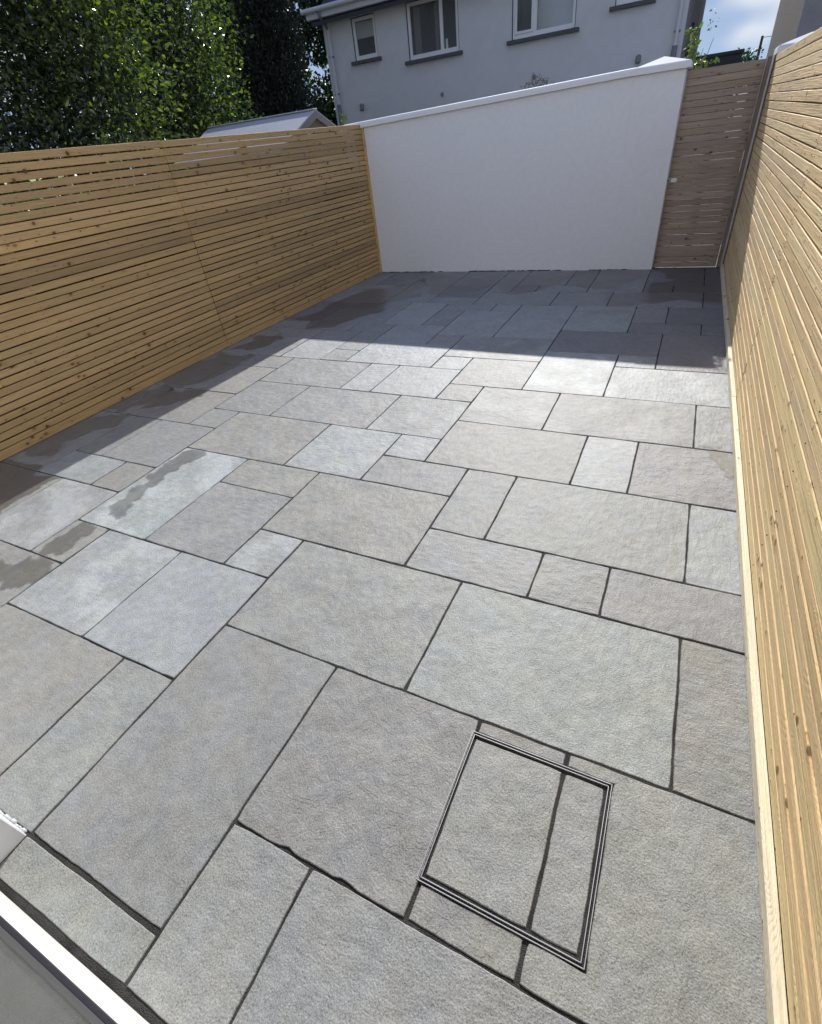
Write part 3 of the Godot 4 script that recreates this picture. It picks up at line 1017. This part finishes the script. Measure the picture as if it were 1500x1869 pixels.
func window(o: Node3D, h: Array, bars: Array, zf: float, dress: String, open_leaf := []) -> void:
	# h: left, right, bottom, top of the opening
	var cx: float = (h[0] + h[1]) * 0.5
	var cy: float = (h[2] + h[3]) * 0.5
	var w: float = h[1] - h[0]
	var t: float = h[3] - h[2]
	var seal := Buf.new()
	for s in [-1.0, 1.0]:
		seal.box(Vector3(cx + s * (w * 0.5 - 0.008), cy, zf - 0.055), Vector3(0.022, t, 0.07), 0.0)
	seal.box(Vector3(cx, h[3] - 0.008, zf - 0.055), Vector3(w - 0.04, 0.022, 0.07), 0.0)
	var f := Buf.new()
	var fw := 0.075
	for s in [-1.0, 1.0]:
		f.box(Vector3(cx + s * (w * 0.5 - 0.018 - fw * 0.5), cy, zf - 0.07), Vector3(fw, t - 0.03, 0.07), 0.006)
		f.box(Vector3(cx, cy + s * (t * 0.5 - 0.02 - fw * 0.5), zf - 0.069), Vector3(w - 0.04 - fw * 2, fw + (0.03 if s < 0 else 0.0), 0.07), 0.006)
	for x in bars:
		f.box(Vector3(x, cy, zf - 0.068), Vector3(0.085, t - 0.19, 0.07), 0.006)
	var win := obj("window", f, M.pvc, o)
	obj("seal", seal, M.gasket, win)
	var pane := Buf.new()
	pane.box(Vector3(cx, cy, zf - 0.082), Vector3(w - 0.12, t - 0.12, 0.008), 0.0)
	obj("pane", pane, M.glass, win)
	for l in open_leaf:
		var lf := Buf.new()
		for s in [-1.0, 1.0]:
			lf.box(Vector3(l[0] + s * (l[1] * 0.5 - 0.028), cy, zf - 0.03), Vector3(0.056, t - 0.20, 0.05), 0.005)
			lf.box(Vector3(l[0], cy + s * (t * 0.5 - 0.13), zf - 0.0305), Vector3(l[1] - 0.114, 0.056, 0.05), 0.005)
		obj("casement", lf, M.pvc, win)
	var sill := Buf.new()
	sill.box(Vector3(cx, h[2] - 0.045, zf + 0.01), Vector3(w + 0.22, 0.085, 0.20), 0.006)
	obj("sill", sill, M.sill, win)
	var room := Buf.new()
	var d := 2.2
	var r0 := Vector3(h[0] - 0.4, h[2] - 0.6, zf - 0.26)
	var r1 := Vector3(h[1] + 0.4, h[3] + 0.25, zf - 0.26 - d)
	var mid := (r0 + r1) * 0.5
	var sz := (r1 - r0).abs()
	for ax in 3:
		for s in [-1.0, 1.0]:
			if ax == 2 and s > 0:
				continue
			var p := mid
			p[ax] += s * (sz[ax] * 0.5 + 0.02)
			var q := sz
			q[ax] = 0.04
			room.box(p, q, 0.0)
	obj("room", room, M.dark_room, win)
	var cu := Buf.new()
	if dress == "blind":
		cu.box(Vector3(cx, h[3] - 0.29, zf - 0.16), Vector3(w - 0.16, 0.36, 0.01), 0.0)
		obj("blind", cu, M.blind, win)
	elif dress == "curtain":
		for k in 9:
			cu.box(Vector3(h[0] + 0.16 + k * 0.022, cy, zf - 0.19 - 0.012 * (k % 2)), Vector3(0.022, t - 0.14, 0.02), 0.004)
			cu.box(Vector3(cx + 0.02 + k * 0.024, cy, zf - 0.19 - 0.012 * (k % 2)), Vector3(0.022, t - 0.14, 0.02), 0.004)
		obj("curtain", cu, M.curtain, win)
		var jar := Buf.new()
		jar.tube([Vector3(cx + 0.36, h[2] + 0.09, zf - 0.17), Vector3(cx + 0.36, h[2] + 0.33, zf - 0.17)], [0.032, 0.032], 10)
		obj("candle", jar, M.pvc, win)
	else:
		cu.box(Vector3(cx + 0.3, cy, zf - 0.20), Vector3(w - 0.7, t - 0.10, 0.012), 0.0)
		obj("blind", cu, M.blind, win)


func gable_house(called: String, label: String, x0: float, x1: float, zf: float, zb: float, eave: float, ridge: float, wins: Array, m: Material, side: Material) -> Node3D:
	var o := thing(called, label, "house", Vector3((x0 + x1) * 0.5, -0.1, (zf + zb) * 0.5))
	o.set_meta("off", true)
	o.remove_meta("off")
	var at := o.position
	o.position = Vector3(at.x, -0.1, at.z)
	var holder := o
	var sh := Vector3(-at.x, 0.1, -at.z)
	var b := Buf.new()
	var holes := []
	for h in wins:
		holes.append([h[0] + sh.x, h[1] + sh.x, h[2] + sh.y, h[3] + sh.y])
	var zl := zf + sh.z
	var zr := zb + sh.z
	var xl := x0 + sh.x
	var xr := x1 + sh.x
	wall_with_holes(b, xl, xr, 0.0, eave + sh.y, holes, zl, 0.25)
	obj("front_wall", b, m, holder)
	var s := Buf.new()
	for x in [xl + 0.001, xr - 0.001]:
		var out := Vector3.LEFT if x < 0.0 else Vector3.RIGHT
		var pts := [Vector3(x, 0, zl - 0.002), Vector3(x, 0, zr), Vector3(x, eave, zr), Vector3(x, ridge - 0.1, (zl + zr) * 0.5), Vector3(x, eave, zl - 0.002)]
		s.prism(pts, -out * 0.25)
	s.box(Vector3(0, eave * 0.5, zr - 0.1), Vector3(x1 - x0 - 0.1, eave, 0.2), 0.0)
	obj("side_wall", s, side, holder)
	var r := Buf.new()
	var e := 0.34
	for sgn in [1.0, -1.0]:
		var zz := zl if sgn > 0 else zr
		var slope: float = (ridge - eave) / absf(zl - zr) * 2.0
		var pts := [Vector3(xl - 0.18, eave + 0.08 - slope * e, zz + sgn * e), Vector3(xr + 0.18, eave + 0.08 - slope * e, zz + sgn * e), Vector3(xr + 0.18, ridge + 0.08, (zl + zr) * 0.5), Vector3(xl - 0.18, ridge + 0.08, (zl + zr) * 0.5)]
		r.prism(pts, Vector3(0, 0.09, 0))
	obj("roof", r, M.slate, holder)
	return o


func far_houses() -> void:
	rng.seed = 51
	var wins := [[-10.31, -9.49, 3.69, 4.66], [-8.46, -6.86, 3.45, 4.69], [-5.33, -3.64, 3.44, 4.69], [-2.70, -1.86, 3.68, 4.67]]
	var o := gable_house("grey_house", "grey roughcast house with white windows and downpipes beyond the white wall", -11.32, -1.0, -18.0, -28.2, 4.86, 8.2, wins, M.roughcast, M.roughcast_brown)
	var sh := -o.position
	var zf := -18.0 + sh.z
	for k in 4:
		var h: Array = wins[k]
		var q := [h[0] + sh.x, h[1] + sh.x, h[2] + sh.y, h[3] + sh.y]
		if k == 0:
			window(o, q, [], zf, "blind")
		elif k == 1:
			window(o, q, [q[0] + 1.06], zf, "curtain")
		elif k == 2:
			window(o, q, [q[0] + 0.62], zf, "net", [[q[0] + 0.33, 0.50]])
		else:
			window(o, q, [], zf, "blind")
	# soffit, fascia, gutter
	var fs := Buf.new()
	fs.box(Vector3(0, 4.78 + sh.y, zf + 0.17), Vector3(10.9, 0.04, 0.40), 0.004)
	fs.box(Vector3(0, 4.87 + sh.y, zf + 0.375), Vector3(10.9, 0.20, 0.025), 0.004)
	obj("fascia", fs, M.gutter, o)
	var gt := Buf.new()
	gt.tube([Vector3(-5.55, 4.95 + sh.y, zf + 0.45), Vector3(5.55, 4.95 + sh.y, zf + 0.45)], [0.06, 0.06], 10)
	obj("gutter", gt, M.gutter, o)
	for x in [-11.12 + sh.x, -1.16 + sh.x]:
		var p := Buf.new()
		p.tube([Vector3(x, 4.95 + sh.y, zf + 0.45), Vector3(x, 4.80 + sh.y, zf + 0.42), Vector3(x, 4.62 + sh.y, zf + 0.10), Vector3(x, 4.50 + sh.y, zf + 0.06)], [0.045, 0.045, 0.045, 0.045], 8)
		var pp := obj("downpipe", p, M.pipe_grey, o)
		var p2 := Buf.new()
		p2.tube([Vector3(x, 4.52 + sh.y, zf + 0.065), Vector3(x, 2.72 + sh.y, zf + 0.065)], [0.05, 0.05], 10)
		obj("upper_pipe", p2, M.gutter, pp)
		var p3 := Buf.new()
		p3.tube([Vector3(x, 2.74 + sh.y, zf + 0.07), Vector3(x, 0.1, zf + 0.07)], [0.065, 0.065], 10)
		obj("lower_pipe", p3, M.pipe_grey, pp)
		for y in [3.0, 3.9]:
			var cl := Buf.new()
			cl.box(Vector3(x, y + sh.y, zf + 0.05), Vector3(0.14, 0.04, 0.10), 0.004)
			obj("bracket", cl, M.pipe_grey, pp)
	for q in [[-10.26, 2.58, 0.12], [-1.98, 2.60, 0.12], [-7.44, 2.56, 0.07], [-4.66, 2.60, 0.08]]:
		var v := Buf.new()
		v.box(Vector3(q[0] + sh.x, q[1] + sh.y, zf + 0.06), Vector3(q[2], q[2] * 1.5, 0.14), 0.03)
		obj("vent", v, M.pipe_grey, o)
	for q in [[3.25, -21.0], [2.7, -20.2]]:
		var v := Buf.new()
		v.box(Vector3(-1.0 + sh.x + 0.03, q[0] + sh.y, q[1] + sh.z), Vector3(0.08, 0.2, 0.16), 0.02)
		obj("vent", v, M.gasket, o)

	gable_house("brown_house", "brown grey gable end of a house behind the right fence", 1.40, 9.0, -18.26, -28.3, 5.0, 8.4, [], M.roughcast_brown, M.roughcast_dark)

	var g := thing("dark_garage", "low dark clad garage with flat roof seen over the gate", "garage", Vector3(-1.0, 0, -33.0))
	var gb := Buf.new()
	gb.box(Vector3(0, 1.45, -1.5), Vector3(3.3, 3.1, 5.0), 0.02)
	obj("wall", gb, M.dark_cladding, g)
	var gr := Buf.new()
	gr.box(Vector3(0, 3.06, -1.5), Vector3(3.4, 0.12, 5.1), 0.01)
	obj("roof", gr, M.dark_cladding, g)

	var p := thing("telegraph_pole", "thin dark telegraph pole with a wire against the sky", "pole", Vector3(2.36, -0.1, -60.0))
	var pb := Buf.new()
	pb.tube([Vector3(0, 0, 0), Vector3(0, 5.1, 0)], [0.13, 0.09], 8)
	obj("pole", pb, M.bark, p)
	var wr := Buf.new()
	var pts := []
	var rad := []
	for i in 9:
		var t := i / 8.0
		pts.append(Vector3(t * 14.0, 5.0 - 1.1 * t * (1.0 - t) + t * 0.6, t * 2.0))
		rad.append(0.02)
	wr.tube(pts, rad, 5)
	obj("wire", wr, M.pipe_grey, p)


func shed() -> void:
	var o := thing("garden_shed", "small timber shed with pale felt roof behind the left fence", "shed", Vector3(-6.46, -0.1, -8.0))
	var half := 0.95
	var b := Buf.new()
	b.box(Vector3(0, 0.9, 0), Vector3(2.02, 1.78, half * 2 - 0.1), 0.004, Color(0.26, 0.21, 0.16), 0)
	b.prism([Vector3(-1.01, 1.785, half - 0.05), Vector3(-1.01, 2.17, 0), Vector3(-1.01, 1.785, -half + 0.05)], Vector3(2.02, 0, 0), Color(0.26, 0.21, 0.16))
	obj("wall", b, M.wood, o)
	for s in [1.0, -1.0]:
		var r := Buf.new()
		r.prism([Vector3(-1.09, 2.21, 0.0), Vector3(1.07, 2.21, 0.0), Vector3(1.07, 1.785, s * (half + 0.07)), Vector3(-1.09, 1.785, s * (half + 0.07))], Vector3(0, 0.02, 0))
		obj("roof_slope", r, M.felt, o)
		var bg := Buf.new()
		bg.prism([Vector3(1.055, 2.212, 0.0), Vector3(1.055, 1.79, s * (half + 0.065)), Vector3(1.055, 1.71, s * (half + 0.065)), Vector3(1.055, 2.12, 0.0)], Vector3(0.022, 0, 0), Color(0.30, 0.27, 0.24))
		obj("barge_board", bg, M.wood, o)
	var rc := Buf.new()
	rc.box(Vector3(-0.01, 2.229, 0), Vector3(2.17, 0.018, 0.12), 0.006)
	obj("ridge_cap", rc, M.felt, o)
	var v := Buf.new()
	v.box(Vector3(1.02, 1.95, 0), Vector3(0.03, 0.10, 0.16), 0.004, Color(0.2, 0.17, 0.14), 2)
	obj("gable_vent", v, M.wood, o)


# ---------------------------------------------------------------- plants
func leaf_mesh(w: float, fold: float) -> ArrayMesh:
	var b := Buf.new()
	var p := [Vector3(0, 0, 0), Vector3(-w, 0.45, fold), Vector3(0, 1.0, -0.05), Vector3(w, 0.45, fold)]
	b.tri(p[0], p[1], p[2], Vector3.BACK)
	b.tri(p[0], p[2], p[3], Vector3.BACK)
	return b.mesh()


func crown(o: Node3D, blobs: Array, count: int, leaf: Mesh, m: Material, size: float, cols: Array, droop: float, called := "crown", shell := 0.45) -> void:
	var mm := MultiMesh.new()
	mm.transform_format = MultiMesh.TRANSFORM_3D
	mm.use_colors = true
	mm.mesh = leaf
	mm.instance_count = count
	var total := 0.0
	for b in blobs:
		total += b[1].x * b[1].y + b[1].y * b[1].z
	var cum := []
	var acc := 0.0
	for b in blobs:
		acc += (b[1].x * b[1].y + b[1].y * b[1].z) / total
		cum.append(acc)
	var clump := noise(rng.randi() % 1000, 1.4, 3)
	var i := 0
	while i < count:
		var t := rng.randf()
		var k := 0
		while k < cum.size() - 1 and cum[k] < t:
			k += 1
		var ctr: Vector3 = blobs[k][0]
		var rad: Vector3 = blobs[k][1]
		var d := Vector3(rng.randfn(), rng.randfn(), rng.randfn()).normalized()
		var r := pow(rng.randf(), shell) * (1.0 + 0.42 * clump.get_noise_3dv(ctr + d * 1.6))
		var p := ctr + d * rad * r
		if p.y < 0.02:
			continue
		if clump.get_noise_3dv(p * 1.7) < -0.10 and rng.randf() < 0.8:
			if rng.randf() < 0.9:
				continue
		var up := (d * Vector3(0.8, 0.35, 0.8) + Vector3(jit(0.8), jit(0.8) - droop, jit(0.8))).normalized()
		var nrm := (Vector3(jit(1.0), 0.55 + jit(0.7), jit(1.0)) + d * 0.5).normalized()
		var xx := up.cross(nrm).normalized()
		if xx.length_squared() < 0.5:
			xx = Vector3.RIGHT
		var zz := xx.cross(up)
		var s := size * rng.randf_range(0.6, 1.25)
		mm.set_instance_transform(i, Transform3D(Basis(xx * s, up * s, zz * s), p))
		var c: Color = cols[rng.randi() % cols.size()]
		var q := rng.randf_range(0.7, 1.3)
		mm.set_instance_color(i, Color(c.r * q, c.g * q, c.b * q))
		i += 1
	var mi := MultiMeshInstance3D.new()
	mi.name = called
	mi.set_meta("kind", "stuff")
	mi.multimesh = mm
	mi.material_override = m
	o.add_child(mi)


func trunk(o: Node3D, h: float, r: float, limbs: int, spread: float) -> void:
	var b := Buf.new()
	b.tube([Vector3(0, -0.1, 0), Vector3(jit(0.05), h * 0.3, jit(0.05)), Vector3(jit(0.12), h * 0.65, jit(0.12)), Vector3(jit(0.2), h * 0.95, jit(0.2))], [r, r * 0.8, r * 0.5, r * 0.12], 9)
	for k in limbs:
		var y := h * rng.randf_range(0.15, 0.75)
		var a := rng.randf() * TAU
		var d := Vector3(cos(a), 0, sin(a))
		b.tube([Vector3(0, y, 0), d * spread * 0.45 + Vector3(0, y + spread * 0.35, 0), d * spread * 0.9 + Vector3(0, y + spread * 0.9, 0)], [r * 0.42, r * 0.25, r * 0.06], 6)
	obj("trunk", b, M.bark, o)


func plants() -> void:
	rng.seed = 61
	var glossy := leaf_mesh(0.27, 0.10)
	var greens := [Color(0.095, 0.125, 0.060), Color(0.135, 0.165, 0.075), Color(0.050, 0.070, 0.042), Color(0.21, 0.25, 0.09), Color(0.065, 0.085, 0.055)]
	var hedge := [
		[Vector3(-8.7, 0, -4.3), 5.6, 1.65, "glossy evergreen tree at the left picture edge behind the left fence"],
		[Vector3(-9.2, 0, -6.5), 6.0, 1.7, "bright glossy evergreen tree behind the near run of the left fence"],
		[Vector3(-10.0, 0, -8.9), 6.2, 1.7, "glossy evergreen tree rising directly behind the shed roof"],
		[Vector3(-10.7, 0, -11.3), 6.4, 1.55, "glossy evergreen tree next to the dark conifers"],
	]
	for q in hedge:
		var o := thing("evergreen_tree", q[3], "tree", q[0], "evergreen trees behind the left fence")
		var h: float = q[1]
		var r: float = q[2]
		trunk(o, h * 0.9, 0.09, 5, r * 0.8)
		var blobs := []
		for k in 15:
			var y := h * (0.08 + 0.86 * k / 14.0)
			var a := rng.randf() * TAU
			var rr := r * (0.62 if k % 3 else 0.3) * (1.0 - 0.35 * pow(y / h, 2.0))
			blobs.append([Vector3(cos(a) * rr, y, sin(a) * rr), Vector3(1, 1.05, 1) * r * rng.randf_range(0.58, 0.80)])
		crown(o, blobs, 46000, glossy, M.leaf_glossy, 0.084, greens, 0.0)
	var needle := leaf_mesh(0.20, 0.05)
	for q in [[Vector3(-10.75, 0, -14.3), 9.5, 1.12, "dark tall conifer left of the grey house, nearest to it"], [Vector3(-11.9, 0, -14.4), 9.0, 1.2, "dark tall conifer beside the bright evergreen tree"]]:
		var o := thing("conifer_tree", q[3], "tree", q[0], "dark conifers")
		trunk(o, q[1] * 0.95, 0.17, 4, 0.8)
		var blobs := []
		for k in 14:
			var y: float = q[1] * (0.05 + 0.9 * k / 13.0)
			var rr: float = q[2] * (1.0 - 0.75 * pow(y / q[1], 1.5))
			var a := rng.randf() * TAU
			blobs.append([Vector3(cos(a) * 0.25, y, sin(a) * 0.25), Vector3(rr, 0.8, rr)])
		crown(o, blobs, 60000, needle, M.leaf_dark, 0.10, [Color(0.016, 0.024, 0.014), Color(0.022, 0.028, 0.016), Color(0.030, 0.030, 0.020)], -0.8)
	var broad := leaf_mesh(0.36, 0.06)
	var t3 := thing("broadleaf_tree", "loose leafy tree with sky gaps beside the grey house corner", "tree", Vector3(-13.2, 0, -18.9))
	trunk(t3, 7.5, 0.16, 8, 1.9)
	var bl := []
	for k in 13:
		var a := rng.randf() * TAU
		var y := 1.2 + 6.2 * k / 12.0
		bl.append([Vector3(cos(a) * 1.1, y, sin(a) * 1.1), Vector3(1, 0.9, 1) * rng.randf_range(0.7, 1.15)])
	crown(t3, bl, 24000, broad, M.leaf_soft, 0.15, [Color(0.035, 0.065, 0.02), Color(0.055, 0.09, 0.025), Color(0.025, 0.045, 0.015)], 0.3)
	var t4 := thing("garden_hedge", "dark mixed hedge filling the gap below the trees behind the shed", "hedge", Vector3(-12.2, 0, -16.4))
	trunk(t4, 2.2, 0.08, 5, 0.9)
	bl = []
	for k in 9:
		bl.append([Vector3(-1.8 + k * 0.42, 0.9 + jit(0.2), jit(0.4)), Vector3(0.7, 1.25 + jit(0.3), 0.7)])
	crown(t4, bl, 12000, broad, M.leaf_soft, 0.10, [Color(0.035, 0.065, 0.02), Color(0.05, 0.09, 0.025), Color(0.16, 0.06, 0.03)], 0.2)
	var t5 := thing("distant_tree", "small distant round tree between the dark garage and the pole", "tree", Vector3(1.35, 0, -56.0))
	trunk(t5, 3.6, 0.15, 4, 0.8)
	crown(t5, [[Vector3(0, 3.1, 0), Vector3(1.1, 1.1, 1.1)], [Vector3(-1.0, 2.6, 0), Vector3(1.3, 0.8, 1.0)], [Vector3(1.3, 2.4, 0.3), Vector3(1.2, 0.7, 1.0)]], 2600, broad, M.leaf_soft, 0.22, [Color(0.05, 0.08, 0.03), Color(0.06, 0.10, 0.035)], 0.2)

	# the thin climber over the gate, yellowish leaves
	var yel := [Color(0.20, 0.24, 0.055), Color(0.26, 0.29, 0.08), Color(0.15, 0.21, 0.05)]
	var c := thing("climbing_plant", "thin yellow green climber rising behind the gate pier cap", "plant", Vector3(-0.34, 0, -7.75))
	var sb := Buf.new()
	for q in [[0.0, 2.32, 0.06], [0.10, 2.05, 0.16], [0.2, 2.12, 0.24], [-0.04, 2.2, -0.02]]:
		sb.tube([Vector3(q[0], 0, 0), Vector3(q[0] + 0.02, 1.2, 0.02), Vector3(q[2] * 0.6, 1.9, 0.0), Vector3(q[2] - 0.04, q[1], 0.02)], [0.006, 0.005, 0.004, 0.002], 5)
	obj("stem", sb, M.bark, c)
	crown(c, [[Vector3(0.03, 2.06, 0), Vector3(0.075, 0.20, 0.07)], [Vector3(-0.02, 2.2, 0), Vector3(0.05, 0.08, 0.05)], [Vector3(0.12, 1.94, 0.02), Vector3(0.10, 0.06, 0.06)], [Vector3(0.25, 1.95, 0.02), Vector3(0.04, 0.03, 0.04)], [Vector3(0.05, 1.3, 0), Vector3(0.12, 0.5, 0.08)]], 330, leaf_mesh(0.38, 0.08), M.leaf_soft, 0.05, yel, 0.5, "leaves", 0.6)
	crown(c, [[Vector3(0.16, 2.24, 0.0), Vector3(0.07, 0.10, 0.03)]], 14, leaf_mesh(0.3, 0.08), M.leaf_soft, 0.03, [Color(0.12, 0.10, 0.06)], 0.5, "dry_leaves", 0.6)
	for q in [[Vector3(-4.52, 0, -3.52), 1.93, "light green sprig poking over the near run of the left fence"], [Vector3(-4.40, 0, -7.14), 1.96, "light green sprig at the far end of the left fence"]]:
		var s := thing("garden_sprig", q[2], "plant", q[0], "sprigs over the left fence")
		var st := Buf.new()
		st.tube([Vector3(-0.1, 0, 0), Vector3(-0.05, 1.0, 0), Vector3(0, q[1], 0)], [0.008, 0.006, 0.003], 5)
		obj("stem", st, M.bark, s)
		crown(s, [[Vector3(0, q[1] - 0.03, 0), Vector3(0.06, 0.07, 0.06)], [Vector3(0, q[1] - 0.3, 0), Vector3(0.09, 0.2, 0.08)]], 46, leaf_mesh(0.34, 0.08), M.leaf_soft, 0.05, yel, 0.3, "leaves", 0.7)
	var ds := thing("dry_shrub", "low reddish dry shrub just showing above the white wall coping", "shrub", Vector3(-3.55, 0, -14.0))
	trunk(ds, 1.6, 0.05, 5, 0.5)
	crown(ds, [[Vector3(0, 1.75, 0), Vector3(0.42, 0.62, 0.4)]], 2500, needle, M.leaf_soft, 0.07, [Color(0.30, 0.20, 0.17), Color(0.36, 0.26, 0.22)], 0.0)
	# flowers glimpsed through the gaps of the left fence
	var fl := thing("flower_bush", "pink and white flowering bush glimpsed through the left fence gaps", "bush", Vector3(-5.25, 0, -3.3))
	trunk(fl, 1.2, 0.03, 6, 0.4)
	crown(fl, [[Vector3(0, 1.25, 0), Vector3(0.4, 0.5, 0.7)], [Vector3(0, 0.6, 0), Vector3(0.4, 0.55, 0.6)]], 2600, broad, M.leaf_soft, 0.06, [Color(0.06, 0.11, 0.03), Color(0.09, 0.14, 0.04)], 0.2)
	crown(fl, [[Vector3(0.25, 1.66, -0.1), Vector3(0.2, 0.14, 0.4)]], 46, broad, M.leaf_soft, 0.06, [Color(0.75, 0.70, 0.70), Color(0.6, 0.15, 0.2)], 0.0, "blossom", 0.5)


func _ready() -> void:
	var cam := Camera3D.new()
	cam.name = "camera"
	add_child(cam)
	cam.transform = Transform3D(Basis.from_euler(Vector3(-0.64892592, 0.52801885, -0.13379567)), Vector3(0, 1.635, 0))
	cam.fov = 92.596
	cam.near = 0.02
	cam.far = 900.0
	cam.current = true
	var env := Environment.new()
	env.background_mode = Environment.BG_SKY
	env.sky = Sky.new()
	var sm := PanoramaSkyMaterial.new()
	sm.panorama = sky_picture()
	env.sky.sky_material = sm
	env.background_energy_multiplier = 0.78
	env.tonemap_mode = Environment.TONE_MAPPER_LINEAR
	env.tonemap_exposure = 1.22
	env.sdfgi_enabled = true
	env.ssao_enabled = true
	env.ssil_enabled = true
	var we := WorldEnvironment.new()
	we.name = "environment"
	we.environment = env
	add_child(we)
	var sun := DirectionalLight3D.new()
	sun.name = "sun"
	add_child(sun)
	sun.look_at_from_position(Vector3.ZERO, SUN.normalized(), Vector3.UP)
	sun.light_color = Color(1.0, 0.985, 0.96)
	sun.light_energy = 1.45
	sun.light_angular_distance = 0.5
	sun.shadow_enabled = true

	materials()
	var g := Buf.new()
	g.box(Vector3(0, -0.42, 0), Vector3(900, 0.6, 900), 0.0)
	struct("ground", g, M.ground)
	var lawn := Buf.new()
	lawn.box(Vector3(-14.6, -0.105, -8.0), Vector3(20.0, 0.06, 26.0), 0.0)
	struct("lawn", lawn, M.lawn)
	rng.seed = 1
	paving()
	fences()
	wall_and_gate()
	own_house()
	far_houses()
	shed()
	plants()
	for o in get_children():
		for k in o.get_meta_list():
			if str(k).begins_with("n_"):
				o.remove_meta(k)
